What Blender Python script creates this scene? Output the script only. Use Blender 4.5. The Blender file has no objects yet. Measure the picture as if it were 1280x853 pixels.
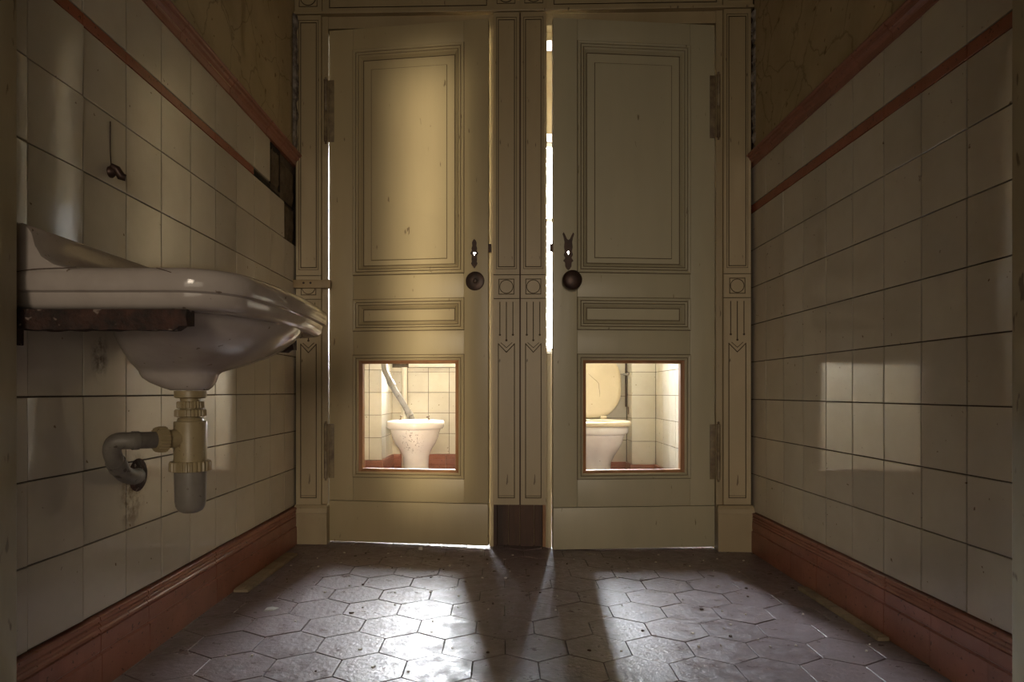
import bpy, bmesh, math, random
from mathutils import Vector, Matrix, noise
random.seed(7)
C = bpy.context.scene.collection
S = bpy.context.scene
PI = math.pi

# ------------------------------------------------------------------ camera, world, lights, exposure
EYE = 0.62
cam_d = bpy.data.cameras.new('camera')
cam = bpy.data.objects.new('camera', cam_d); C.objects.link(cam)
cam.location = (0, 0, EYE); cam.rotation_euler = (PI / 2, 0, 0)
cam_d.sensor_width = 36.0; cam_d.lens = 805 / 1280 * 36.0
cam_d.shift_x = 12 / 1280; cam_d.shift_y = (490 - 426.5) / 1280
cam_d.clip_start = 0.02
S.camera = cam
S.view_settings.view_transform = 'Standard'; S.view_settings.look = 'None'
S.view_settings.gamma = 1.0; S.view_settings.use_curve_mapping = False
S.view_settings.exposure = 0.0
S.cycles.use_denoising = True
S.cycles.max_bounces = 14; S.cycles.diffuse_bounces = 8; S.cycles.glossy_bounces = 6
S.cycles.sample_clamp_indirect = 8.0; S.cycles.blur_glossy = 0.3
S.cycles.caustics_reflective = True

w = bpy.data.worlds.new('world'); S.world = w; w.use_nodes = True
w.node_tree.nodes['Background'].inputs[0].default_value = (1.0, 0.80, 0.55, 1)
w.node_tree.nodes['Background'].inputs[1].default_value = 0.012

WIN_L, WIN_R = 112.0, 215.0           # daylight at the two closet windows
def area(name, loc, aim, size, size_y, power, color, spread=180):
    d = bpy.data.lights.new(name, 'AREA'); d.shape = 'RECTANGLE'; d.size = size; d.size_y = size_y
    d.energy = power; d.color = color; d.spread = math.radians(spread)
    o = bpy.data.objects.new(name, d); C.objects.link(o); o.location = loc
    o.rotation_euler = (Vector(aim) - Vector(loc)).to_track_quat('-Z', 'Y').to_euler()
    return o
# unseen area lamps added behind the camera to light doors and walls
area('door_band_beam', (0.55, -2.2, 1.5), (-0.31, 2.6, 1.05), 0.09, 1.7, 0.98, (1.0, 0.84, 0.58), 5.0)  # narrow beam added for the soft bright band on the left door
area('low_fill', (0.05, -1.3, 0.55), (-0.05, 2.6, 0.3), 1.5, 0.9, 3.0, (1.0, 0.86, 0.66), 120)  # low fill added to brighten the lower side walls
area('door_fill', (0.15, -4.2, 1.35), (-0.05, 2.6, 0.75), 0.9, 1.4, 3.9, (1.0, 0.83, 0.64), 45)  # added fill aimed at the doors

# ------------------------------------------------------------------ materials
def mat(name, col, rough=0.5, col2=None, nscale=6.0, spots=None, spot_scale=60, spot_t=0.68, bump=0.0, bscale=40,
        metal=0.0, island=0.0, rough2=None, stretch=(1, 1, 1), cracks=None, crack_scale=7, wave=0.0, wscale=7, coat=0.0, bdist=0.002, spec=0.5, stains=None, spot_mask=None):
    m = bpy.data.materials.new(name); m.use_nodes = True
    nt = m.node_tree; N = nt.nodes; L = nt.links
    b = N['Principled BSDF']; b.inputs['Roughness'].default_value = rough; b.inputs['Metallic'].default_value = metal
    b.inputs['Specular IOR Level'].default_value = spec
    if coat: b.inputs['Coat Weight'].default_value = coat; b.inputs['Coat Roughness'].default_value = 0.05
    tc = N.new('ShaderNodeTexCoord'); mp = N.new('ShaderNodeMapping'); mp.inputs['Scale'].default_value = stretch
    L.new(tc.outputs['Object'], mp.inputs['Vector'])
    def noise_(scale, detail=4, rgh=0.6):
        n = N.new('ShaderNodeTexNoise'); n.inputs['Scale'].default_value = scale
        n.inputs['Detail'].default_value = detail; n.inputs['Roughness'].default_value = rgh
        L.new(mp.outputs[0], n.inputs['Vector']); return n.outputs['Fac']
    def ramp(fac, a, bb, c0=0.0, c1=1.0):
        r = N.new('ShaderNodeMapRange'); r.inputs[1].default_value = a; r.inputs[2].default_value = bb
        r.inputs[3].default_value = c0; r.inputs[4].default_value = c1
        L.new(fac, r.inputs[0]); return r.outputs[0]
    def mix(fac, a, bb):
        x = N.new('ShaderNodeMix'); x.data_type = 'RGBA'
        if isinstance(fac, float): x.inputs[0].default_value = fac
        else: L.new(fac, x.inputs[0])
        for i, v in ((6, a), (7, bb)):
            if isinstance(v, tuple): x.inputs[i].default_value = (*v, 1)
            else: L.new(v, x.inputs[i])
        return x.outputs[2]
    cur = col
    if col2: cur = mix(ramp(noise_(nscale), 0.36, 0.66), col, col2)
    if island:
        g = N.new('ShaderNodeNewGeometry')
        h = N.new('ShaderNodeHueSaturation')
        L.new(ramp(g.outputs['Random Per Island'], 0, 1, 1 - island, 1 + island), h.inputs['Value'])
        if isinstance(cur, tuple): h.inputs['Color'].default_value = (*cur, 1)
        else: L.new(cur, h.inputs['Color'])
        cur = h.outputs[0]
    def blob(c, r):
        """1 inside an ellipsoid at c with radii r, fading to 0 at its rim (object space)"""
        a = N.new('ShaderNodeVectorMath'); a.operation = 'SUBTRACT'; a.inputs[1].default_value = c; L.new(tc.outputs['Object'], a.inputs[0])
        d = N.new('ShaderNodeVectorMath'); d.operation = 'DIVIDE'; d.inputs[1].default_value = r; L.new(a.outputs[0], d.inputs[0])
        e = N.new('ShaderNodeVectorMath'); e.operation = 'LENGTH'; L.new(d.outputs[0], e.inputs[0])
        return ramp(e.outputs['Value'], 0.35, 1.0, 1, 0)
    def mul(a, b):
        x = N.new('ShaderNodeMath'); x.operation = 'MULTIPLY'; L.new(a, x.inputs[0]); L.new(b, x.inputs[1]); return x.outputs[0]
    if spots:
        sf = ramp(noise_(spot_scale, 2, 0.5), spot_t, spot_t + 0.04, 0, 0.85)
        if spot_mask: sf = mul(sf, blob(*spot_mask))
        cur = mix(sf, cur, spots)
    for c_, r_, colr, sc_, lo in stains or []:
        cur = mix(mul(blob(c_, r_), ramp(noise_(sc_, 5, 0.7), lo, lo + 0.18, 0, 0.9)), cur, colr)
    if cracks:
        v = N.new('ShaderNodeTexVoronoi'); v.feature = 'DISTANCE_TO_EDGE'; v.inputs['Scale'].default_value = crack_scale
        nn = N.new('ShaderNodeTexNoise'); nn.inputs['Scale'].default_value = 4; nn.inputs['Detail'].default_value = 5
        L.new(mp.outputs[0], nn.inputs['Vector'])
        va = N.new('ShaderNodeVectorMath'); va.operation = 'MULTIPLY_ADD'
        va.inputs[1].default_value = (0.25, 0.25, 0.25)
        L.new(nn.outputs['Color'], va.inputs[0]); L.new(mp.outputs[0], va.inputs[2]); L.new(va.outputs[0], v.inputs['Vector'])
        cur = mix(ramp(v.outputs['Distance'], 0.0, 0.02, 0.55, 0.0), cur, cracks)
    if isinstance(cur, tuple): b.inputs['Base Color'].default_value = (*cur, 1)
    else: L.new(cur, b.inputs['Base Color'])
    if rough2 is not None: L.new(ramp(noise_(nscale * 1.7, 6, 0.7), 0.38, 0.64, rough, rough2), b.inputs['Roughness'])
    nrm = None
    if bump:
        bp = N.new('ShaderNodeBump'); bp.inputs['Strength'].default_value = bump; bp.inputs['Distance'].default_value = bdist
        L.new(noise_(bscale, 6, 0.6), bp.inputs['Height']); nrm = bp.outputs[0]
    if wave:
        bp = N.new('ShaderNodeBump'); bp.inputs['Strength'].default_value = wave; bp.inputs['Distance'].default_value = 0.01
        L.new(noise_(wscale, 1, 0.3), bp.inputs['Height'])
        if nrm: L.new(nrm, bp.inputs['Normal'])
        nrm = bp.outputs[0]
    if nrm: L.new(nrm, b.inputs['Normal'])
    return m

def emit(name, col, strength):
    m = bpy.data.materials.new(name); m.use_nodes = True
    N = m.node_tree.nodes; N.remove(N['Principled BSDF'])
    e = N.new('ShaderNodeEmission'); e.inputs[0].default_value = (*col, 1); e.inputs[1].default_value = strength
    m.node_tree.links.new(e.outputs[0], N['Material Output'].inputs[0]); return m

M = {}
M['door'] = mat('door_paint', (0.48, 0.395, 0.235), 0.38, (0.42, 0.34, 0.20), 3.5, (0.16, 0.11, 0.06), 70, 0.72, 0.25, 60, stretch=(1, 1, 0.22))
M['door_green'] = mat('door_paint_aged', (0.48, 0.435, 0.30), 0.40, (0.42, 0.38, 0.265), 3.5, (0.16, 0.12, 0.06), 70, 0.72, 0.25, 60, stretch=(1, 1, 0.22))
M['casing'] = mat('casing_paint', (0.42, 0.335, 0.20), 0.42, (0.35, 0.275, 0.16), 5, (0.12, 0.08, 0.04), 60, 0.70, 0.3, 55, stretch=(1, 1, 0.22))
M['jamb'] = mat('jamb_paint', (0.40, 0.34, 0.22), 0.5, (0.30, 0.25, 0.15), 9, (0.13, 0.09, 0.05), 50, 0.64, 0.4, 45, stretch=(1, 1, 0.3))
M['tile'] = mat('cream_glazed_tile', (0.66, 0.62, 0.525), 0.075, (0.61, 0.565, 0.47), 9, (0.17, 0.11, 0.06), 55, 0.725, 0.04, 90, island=0.08, wave=0.035, wscale=9, spec=0.9)
M['tile_basin'] = mat('cream_glazed_tile_stained', (0.66, 0.62, 0.525), 0.075, (0.61, 0.565, 0.47), 9, (0.17, 0.11, 0.06), 55, 0.725, 0.04, 90, island=0.08, wave=0.035, wscale=9, spec=0.9,
    stains=[((-0.838, 1.455, 0.385), (0.1, 0.06, 0.085), (0.11, 0.06, 0.03), 22, 0.42), ((-0.838, 1.47, 0.43), (0.1, 0.07, 0.055), (0.10, 0.06, 0.035), 30, 0.40),
            ((-0.838, 1.34, 0.70), (0.1, 0.035, 0.07), (0.14, 0.10, 0.07), 26, 0.44), ((-0.838, 1.80, 0.43), (0.1, 0.03, 0.07), (0.16, 0.11, 0.06), 28, 0.46)])
M['grout'] = mat('dark_grout', (0.075, 0.055, 0.04), 0.9, (0.12, 0.095, 0.07), 30, bump=0.6)
M['mortar'] = mat('bare_mortar', (0.17, 0.13, 0.085), 0.95, (0.10, 0.075, 0.05), 22, bump=1.0, bscale=35, bdist=0.01)
M['plaster'] = mat('stained_plaster', (0.55, 0.455, 0.28), 0.8, (0.43, 0.35, 0.205), 5, (0.2, 0.14, 0.07), 30, 0.68, 0.5, 30, cracks=(0.15, 0.11, 0.06), crack_scale=5)
M['white_plaster'] = mat('broken_plaster_edge', (0.42, 0.38, 0.34), 0.9, (0.08, 0.06, 0.05), 28, bump=1.0, bscale=60, bdist=0.006)
M['terracotta'] = mat('terracotta_tile', (0.37, 0.15, 0.10), 0.28, (0.30, 0.115, 0.075), 14, (0.10, 0.045, 0.03), 90, 0.66, 0.15, 80, island=0.08)
M['stripe'] = mat('terracotta_stripe', (0.40, 0.125, 0.07), 0.25, (0.33, 0.10, 0.055), 14, (0.12, 0.05, 0.03), 120, 0.66, 0.1, 80)
M['hex'] = mat('violet_cement_tile', (0.185, 0.140, 0.148), 0.27, (0.150, 0.113, 0.118), 13, (0.06, 0.045, 0.04), 75, 0.735, 0.6, 70, island=0.07, rough2=0.55, bdist=0.003, spec=0.45)
M['hexgrout'] = mat('floor_grout', (0.05, 0.04, 0.037), 0.95, (0.03, 0.024, 0.02), 40, bump=0.6)
M['porcelain'] = mat('white_porcelain', (0.74, 0.70, 0.665), 0.14, (0.68, 0.63, 0.60), 6, (0.25, 0.18, 0.13), 45, 0.73, 0.02, 60, spec=0.6)
M['basin'] = mat('grimy_basin_porcelain', (0.50, 0.44, 0.40), 0.10, (0.39, 0.335, 0.30), 7, (0.16, 0.11, 0.08), 60, 0.72, 0.03, 60, spec=0.6)
M['toilet_stained'] = mat('stained_toilet_porcelain', (0.76, 0.71, 0.68), 0.15, (0.70, 0.64, 0.61), 6, (0.13, 0.09, 0.08), 95, 0.60, 0.02, 60, spot_mask=((0.0, -0.2, 0.30), (0.09, 0.3, 0.10)))
M['seat'] = mat('yellowed_seat_plastic', (0.66, 0.565, 0.40), 0.25, (0.60, 0.505, 0.345), 5, (0.3, 0.2, 0.1), 50, 0.73)
M['plastic'] = mat('yellowed_plastic', (0.37, 0.295, 0.165), 0.38, (0.30, 0.235, 0.13), 14, (0.18, 0.12, 0.06), 70, 0.68)
M['cup'] = mat('grey_trap_plastic', (0.25, 0.225, 0.195), 0.3, (0.20, 0.18, 0.155), 14, (0.14, 0.11, 0.08), 60, 0.70)
M['greypipe'] = mat('grey_lead_pipe', (0.21, 0.19, 0.16), 0.5, (0.13, 0.115, 0.10), 18, (0.06, 0.045, 0.035), 60, 0.62, 0.3, 50)
M['flushpipe'] = mat('dull_grey_flush_pipe', (0.25, 0.235, 0.205), 0.4, (0.19, 0.175, 0.15), 14, (0.10, 0.07, 0.05), 40, 0.64, 0.3, 50)
M['whitepipe'] = mat('white_painted_pipe', (0.75, 0.72, 0.64), 0.35, (0.70, 0.66, 0.57), 10)
M['rust'] = mat('rusted_iron', (0.022, 0.015, 0.013), 0.75, (0.075, 0.032, 0.022), 30, (0.26, 0.20, 0.17), 52, 0.63, 1.0, 40, bdist=0.008)
M['iron'] = mat('dark_bronze', (0.045, 0.03, 0.025), 0.42, (0.075, 0.04, 0.03), 30, bump=0.3, metal=0.5)
M['hinge'] = mat('painted_hinge', (0.27, 0.21, 0.12), 0.45, (0.12, 0.08, 0.05), 24, bump=0.3)
M['wood'] = mat('bare_brown_wood', (0.085, 0.036, 0.018), 0.6, (0.04, 0.018, 0.010), 9, bump=0.4, stretch=(2.5, 2.5, 0.25))
M['rawwood'] = mat('orange_raw_wood', (0.40, 0.20, 0.09), 0.55, (0.25, 0.115, 0.05), 12, bump=0.4, stretch=(1, 1, 0.3))
M['strip'] = mat('loose_wood_strip', (0.30, 0.235, 0.15), 0.6, (0.20, 0.15, 0.095), 9, bump=0.4, stretch=(4, 0.4, 4))
M['latchwood'] = mat('old_painted_wood', (0.34, 0.25, 0.13), 0.5, (0.26, 0.18, 0.09), 9, bump=0.3)
M['groove_dark'] = mat('dark_groove_line', (0.10, 0.07, 0.04), 0.85)  # darker brown for groove floors and moulding valleys
M['dark'] = mat('dark_gap', (0.02, 0.016, 0.012), 0.95)
M['crack'] = mat('grimy_crack', (0.10, 0.065, 0.05), 0.9)
M['crumb'] = mat('plaster_crumb', (0.62, 0.58, 0.54), 0.8)
M['crumbdark'] = mat('dark_crumb', (0.06, 0.035, 0.025), 0.8)
M['shard'] = mat('pale_shard', (0.60, 0.60, 0.58), 0.3)
M['ceiling'] = mat('old_ceiling', (0.40, 0.34, 0.22), 0.85, (0.33, 0.27, 0.17), 4)
M['cream_wall'] = mat('ochre_cream_plaster', (0.47, 0.40, 0.27), 0.8, (0.42, 0.345, 0.23), 5)
M['daylight_l'] = emit('daylight_frosted_left', (0.92, 0.96, 1.0), WIN_L)
M['daylight_r'] = emit('daylight_frosted_right', (0.86, 0.93, 1.0), WIN_R)

# ------------------------------------------------------------------ mesh helpers
class MB:
    def __init__(s): s.v = []; s.f = []; s.m = []
    def add(s, vs, fs, mi=0):
        o = len(s.v); s.v += [tuple(x) for x in vs]
        s.f += [tuple(i + o for i in f) for f in fs]; s.m += [mi] * len(fs); return s
    def box(s, a, b, mi=0, bev=0.0, mtx=None):
        x0, y0, z0 = a; x1, y1, z1 = b
        if bev <= 0:
            vs = [(x, y, z) for z in (z0, z1) for y in (y0, y1) for x in (x0, x1)]
            fs = [(0, 2, 3, 1), (4, 5, 7, 6), (0, 1, 5, 4), (2, 6, 7, 3), (0, 4, 6, 2), (1, 3, 7, 5)]
        else:
            bm = bmesh.new(); bmesh.ops.create_cube(bm, size=1)
            for v in bm.verts:
                v.co = Vector(((x0 + x1) / 2 + v.co.x * (x1 - x0), (y0 + y1) / 2 + v.co.y * (y1 - y0), (z0 + z1) / 2 + v.co.z * (z1 - z0)))
            bmesh.ops.bevel(bm, geom=bm.edges[:], offset=bev, segments=2, affect='EDGES', profile=0.6)
            bm.verts.index_update()
            vs = [v.co.copy() for v in bm.verts]; fs = [tuple(v.index for v in f.verts) for f in bm.faces]; bm.free()
        if mtx: vs = [mtx @ Vector(x) for x in vs]
        return s.add(vs, fs, mi)
    def loft(s, rings, mi=0, cap0=True, cap1=True, close=True):
        n = len(rings[0]); vs = [p for r in rings for p in r]; fs = []
        for k in range(len(rings) - 1):
            for i in range(n if close else n - 1):
                j = (i + 1) % n
                fs.append((k * n + i, k * n + j, (k + 1) * n + j, (k + 1) * n + i))
        if cap0: fs.append(tuple(range(n))[::-1])
        if cap1: fs.append(tuple((len(rings) - 1) * n + i for i in range(n)))
        return s.add(vs, fs, mi)
    def lathe(s, prof, mtx=None, seg=28, mi=0, ribs=0, ribd=0.0):
        rings = []
        for r, z in prof:
            ring = []
            for i in range(seg):
                a = 2 * PI * i / seg
                rr = r - (ribd if (ribs and (i % 4) >= 2) else 0)
                p = Vector((rr * math.cos(a), rr * math.sin(a), z)); ring.append(mtx @ p if mtx else p)
            rings.append(ring)
        return s.loft(rings, mi)
    def tube(s, pts, r, seg=10, mi=0):
        pts = [Vector(p) for p in pts]; rings = []
        rs = r if isinstance(r, (list, tuple)) else [r] * len(pts)
        t0 = (pts[1] - pts[0]).normalized()
        up = Vector((0, 0, 1)) if abs(t0.z) < 0.9 else Vector((1, 0, 0))
        nrm = (up - t0 * up.dot(t0)).normalized()
        for i, p in enumerate(pts):
            t = ((pts[min(i + 1, len(pts) - 1)] - pts[max(i - 1, 0)])).normalized()
            nrm = (nrm - t * nrm.dot(t)).normalized(); bn = t.cross(nrm)
            rings.append([p + (nrm * math.cos(2 * PI * k / seg) + bn * math.sin(2 * PI * k / seg)) * rs[i] for k in range(seg)])
        return s.loft(rings, mi)
    def prism(s, poly, axis, a, b, mi=0):
        def P(u, v, t): return {'x': (t, u, v), 'y': (u, t, v), 'z': (u, v, t)}[axis]
        return s.loft([[P(u, v, a) for u, v in poly], [P(u, v, b) for u, v in poly]], mi)
    def ring(s, x0, x1, z0, z1, prof, mi=0, axis_y=-1):
        """mitred rectangular moulding in the XZ plane; prof = [(inset, height towards -y[, 1 = dark fill up to the next point])]"""
        rings = []
        for q in prof:
            ins, h = q[0], q[1]
            rings.append([(x0 + ins, axis_y * h, z0 + ins), (x1 - ins, axis_y * h, z0 + ins), (x1 - ins, axis_y * h, z1 - ins), (x0 + ins, axis_y * h, z1 - ins)])
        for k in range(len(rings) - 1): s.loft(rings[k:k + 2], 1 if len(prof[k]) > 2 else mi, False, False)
        return s
    def build(s, name, mats, parent=None, smooth=None, loc=None, rot=None):
        me = bpy.data.meshes.new(name); me.from_pydata(s.v, [], s.f)
        for m in (mats if isinstance(mats, (list, tuple)) else [mats]): me.materials.append(M[m] if isinstance(m, str) else m)
        me.polygons.foreach_set('material_index', s.m); me.update()
        bm = bmesh.new(); bm.from_mesh(me); bmesh.ops.recalc_face_normals(bm, faces=bm.faces[:]); bm.to_mesh(me); bm.free()
        if smooth:
            me.polygons.foreach_set('use_smooth', [True] * len(me.polygons)); me.set_sharp_from_angle(angle=math.radians(smooth))
        o = bpy.data.objects.new(name, me); C.objects.link(o)
        if loc: o.location = loc
        if rot: o.rotation_euler = rot
        if parent: o.parent = parent
        return o

def tag(o, label, cat=None, group=None, kind=None):
    o['label'] = label
    if cat: o['category'] = cat
    if group: o['group'] = group
    if kind: o['kind'] = kind
    return o
def empty(name, loc, rot=(0, 0, 0)):
    o = bpy.data.objects.new(name, None); C.objects.link(o); o.location = loc; o.rotation_euler = rot; return o
def carve(o, cutter, mi=1):
    me = bpy.data.meshes.new('cutter'); me.from_pydata(cutter.v, [], cutter.f)
    bm = bmesh.new(); bm.from_mesh(me); bmesh.ops.recalc_face_normals(bm, faces=bm.faces[:]); bm.to_mesh(me); bm.free()
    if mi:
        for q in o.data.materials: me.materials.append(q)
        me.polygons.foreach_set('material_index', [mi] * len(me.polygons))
    c = bpy.data.objects.new('cutter', me); C.objects.link(c); c.matrix_world = Matrix.Identity(4)
    mw = o.matrix_world.copy(); par = o.parent; o.parent = None; o.matrix_world = Matrix.Identity(4)
    md = o.modifiers.new('b', 'BOOLEAN'); md.operation = 'DIFFERENCE'; md.object = c; md.solver = 'EXACT'; md.use_self = True
    bpy.context.view_layer.update()
    new = bpy.data.meshes.new_from_object(o.evaluated_get(bpy.context.evaluated_depsgraph_get()))
    o.modifiers.clear(); o.data = new; o.parent = par; o.matrix_local = mw
    bpy.data.objects.remove(c)
    return o

def tiles(mb, O, ux, vy, n, us, vs, gap=0.0028, h=0.004, bev=0.0009, tilt=0.0, mi=1, skip=lambda u, v: False, thick=0.009, lean=lambda u, v: (0, 0)):
    """a field of individually bedded tiles on the plane O + u*ux + v*vy, faces standing at O"""
    O, ux, vy, n = Vector(O), Vector(ux), Vector(vy), Vector(n)
    for i in range(len(us) - 1):
        for j in range(len(vs) - 1):
            u0, u1, v0, v1 = us[i] + gap / 2, us[i + 1] - gap / 2, vs[j] + gap / 2, vs[j + 1] - gap / 2
            if skip((u0 + u1) / 2, (v0 + v1) / 2): continue
            tu, tv = random.gauss(0, tilt), random.gauss(0, tilt); a_, b_ = lean((u0 + u1) / 2, (v0 + v1) / 2); tu += a_; tv += b_; dz = random.uniform(-0.0004, 0.0004)
            r = []
            for ins, hh in ((0, -thick), (0, -bev), (bev, 0)):
                q = []
                for u, v in ((u0 + ins, v0 + ins), (u1 - ins, v0 + ins), (u1 - ins, v1 - ins), (u0 + ins, v1 - ins)):
                    hz = hh + (dz + (u - (u0 + u1) / 2) * tu + (v - (v0 + v1) / 2) * tv if hh > -thick else 0)
                    q.append(O + ux * u + vy * v + n * hz)
                r.append(q)
            mb.loft(r, mi, False, True)

def steps(a, first, pitch, b):
    out = [a]; x = first
    while x <= a + 0.012: x += pitch
    while x < b - 0.012: out.append(x); x += pitch
    return out + [b]

XL, XR = -0.838, 0.995              # tiled faces of the two side walls
YB_L, YB_R = 2.615, 2.567           # where the door wall meets them
WA = math.atan2(YB_R - YB_L, XR - XL)
FALL = 0.0115                       # the old floor falls slightly towards the bare wall
def fz(x): return -FALL * x

# ------------------------------------------------------------------ floor, ceiling
mb = MB()
mb.box((-1.25, -2.2, -0.06), (1.35, 5.0, -0.0035), 1)
r0 = 0.15 / math.sqrt(3)
row = -40
y = 1.565 - 0.1299 * 18
k = -18
while y < 4.9:
    for c in range(-9, 9):
        x = 0.082 + c * 0.15 + (0.075 if k % 2 else 0.0)
        if x < -1.2 or x > 1.3 or y < 0.2: continue
        rr = [[], [], []]
        dz = random.uniform(-0.0006, 0.0006); tx, ty = random.gauss(0, 0.003), random.gauss(0, 0.003)
        for a in range(6):
            an = PI / 6 + a * PI / 3
            for q, (rad, z) in enumerate(((r0 - 0.0010, -0.006), (r0 - 0.0010, -0.0010), (r0 - 0.0021, 0))):
                px, py = rad * math.cos(an), rad * math.sin(an)
                rr[q].append((x + px, y + py, z + (dz + px * tx + py * ty if q else 0)))
        mb.loft(rr, 0, False, True)
    y += 0.1299; k += 1
tag(mb.build('floor', ['hex', 'hexgrout'], rot=(0, FALL, 0)), 'violet grey hexagonal cement tile floor with worn shiny patches', 'floor', kind='structure')
mb = MB(); mb.box((-1.3, 0.9, 3.0), (1.4, 5.2, 3.1))
tag(mb.build('ceiling', 'ceiling'), 'old cream plaster ceiling above the washroom and closets', 'ceiling', kind='structure')

# ------------------------------------------------------------------ side walls
def vs_left(): return [0.161 + 0.15 * i for i in range(8)] + [1.352]
mb = MB()
mb.box((XL - 0.30, 0.30, -0.05), (XL - 0.008, 2.66, 3.0), 0)          # grout / bedding
mb.box((XL - 0.008, 0.30, 1.55), (XL + 0.010, 2.04, 3.0), 2)           # plaster
mb.box((XL - 0.008, 2.04, 1.55), (XL, 2.60, 3.0), 2)
us = steps(0.62, 1.1376 - 0.1485 * 3, 0.1485, 2.622)
tiles(mb, (XL, 0, 0), (0, 1, 0), (0, 0, 1), (1, 0, 0), us, vs_left(), tilt=0.004, lean=lambda u, v: (0.024, 0.012 if v > 0.6 else -0.01) if 1.14 < u < 1.28 else (0, 0), skip=lambda u, v: u > 2.48 and v > 1.2)
tiles(mb, (XL, 0, 0), (0, 1, 0), (0, 0, 1), (1, 0, 0), us, [1.379, 1.535], tilt=0.004, skip=lambda u, v: u > 2.33)
for (y0, y1, z0, z1, dd) in ((2.345, 2.43, 1.385, 1.52, 0.005), (2.445, 2.60, 1.36, 1.50, 0.0065), (2.485, 2.60, 1.215, 1.345, 0.006)):
    rough = MB(); n = 9; g = []
    for i in range(n):
        g.append([(XL - 0.008 + (dd * (0.7 + 0.6 * random.random()) if 0 < i < n - 1 and 0 < j < n - 1 else 0),
                   y0 + (y1 - y0) * (i / (n - 1)) + random.uniform(-.003, .003), z0 + (z1 - z0) * (j / (n - 1)) + random.uniform(-.003, .003)) for j in range(n)])
    mb.add([p for r in g for p in r], [(i * n + j, i * n + j + 1, (i + 1) * n + j + 1, (i + 1) * n + j) for i in range(n - 1) for j in range(n - 1)], 3)
for a, b in (((2.432, 1.375), (2.440, 1.515)), ((2.336, 1.353), (2.44, 1.362)), ((2.336, 1.376), (2.342, 1.515)), ((2.176, 1.354), (2.336, 1.372)), ((2.485, 1.353), (2.60, 1.358)), ((2.345, 1.506), (2.44, 1.530))):
    mb.box((XL - 0.0085, a[0], a[1]), (XL - 0.0045, b[0], b[1]), 4)
tag(mb.build('wall_left', ['grout', 'tile_basin', 'plaster', 'mortar', 'dark']), 'cream tiled wall behind the wash basin, two tiles missing beside the door frame', 'wall', kind='structure')
mb = MB()
mb.box((XR + 0.008, 0.30, -0.05), (XR + 0.30, 2.62, 3.0), 0)
mb.box((XR, 0.30, 1.53), (XR + 0.008, 2.545, 3.0), 2)
us = steps(0.63, 1.3798 - 0.1503 * 5, 0.1503, 2.575)
tiles(mb, (XR, 0, 0), (0, 1, 0), (0, 0, 1), (-1, 0, 0), us, [0.145 + 0.1484 * i for i in range(9)], tilt=0.0022)
tiles(mb, (XR, 0, 0), (0, 1, 0), (0, 0, 1), (-1, 0, 0), us, [1.366, 1.52], tilt=0.0022)
tag(mb.build('wall_right', ['grout', 'tile', 'plaster']), 'bare cream tiled wall reflecting the right-hand door', 'wall', kind='structure')

# terracotta stripes
for name, X, n, us, z0, z1, lab in (
        ('trim_1', XL, 1, steps(0.62, 1.1376 - 0.1485 * 3, 0.1485, 2.172), 1.353, 1.378, 'narrow terracotta stripe set in the tiles above the wash basin'),
        ('trim_2', XR, -1, steps(0.63, 1.3798 - 0.1503 * 5, 0.1503, 2.575), 1.333, 1.365, 'narrow terracotta stripe set in the bare tiled wall opposite the basin')):
    mb = MB(); tiles(mb, (X, 0, 0), (0, 1, 0), (0, 0, 1), (n, 0, 0), us, [z0, z1], gap=0.0012, bev=0.001, mi=0, tilt=0.001)
    tag(mb.build(name, 'stripe'), lab, 'trim', kind='structure')

# moulded terracotta rail on top of the tiles, and the grooved skirting tiles below
RAIL = [(-0.008, 0), (0.006, 0), (0.007, 0.016), (0.011, 0.022), (0.018, 0.026), (0.019, 0.034), (0.026, 0.037), (0.029, 0.042), (0.027, 0.048), (0.020, 0.050), (-0.008, 0.052)]
def skirt(h):
    p = [(-0.008, -0.016), (0.014, -0.016), (0.015, 0.002), (0.015, h * 0.50), (0.010, h * 0.515), (0.010, h * 0.535), (0.0125, h * 0.55), (0.0125, h * 0.76)]
    for g in (0.79, 0.865, 0.935):
        p += [(0.008, h * (g - 0.022)), (0.008, h * g), (0.0125, h * (g + 0.006)), (0.0115, h * (g + 0.03))]
    return p + [(0.011, h * 0.992), (0.006, h), (-0.008, h)]
def strip_tiles(name, X, n, prof, zb, us, m, lab, cat, gap=0.0014):
    mb = MB()
    for a, b in zip(us[:-1], us[1:]):
        j = random.uniform(-0.0007, 0.0007)
        mb.loft([[(X + n * (d + (j if d > 0 else 0)), a + gap / 2, zb + z) for d, z in prof], [(X + n * (d + (j if d > 0 else 0)), b - gap / 2, zb + z) for d, z in prof]])
    return tag(mb.build(name, m), lab, cat, kind='structure')
strip_tiles('trim_3', XL, 1, RAIL, 1.530, steps(0.6, 0.75, 0.152, 2.61), 'terracotta', 'moulded terracotta rail topping the tiles above the wash basin', 'trim')
strip_tiles('trim_4', XR, -1, RAIL, 1.512, steps(0.6, 0.72, 0.152, 2.565), 'terracotta', 'moulded terracotta rail topping the bare tiles opposite the basin', 'trim')
strip_tiles('baseboard_left', XL, 1, skirt(0.157), 0.0, steps(0.6, 1.325 - 0.178 * 4, 0.178, 2.60), 'terracotta', 'grooved terracotta skirting tiles under the wash basin', 'baseboard')
strip_tiles('baseboard_right', XR, -1, skirt(0.143), 0.0, steps(0.6, 1.30 - 0.178 * 3, 0.178, 2.555), 'terracotta', 'grooved terracotta skirting tiles along the bare tiled wall', 'baseboard')

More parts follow.
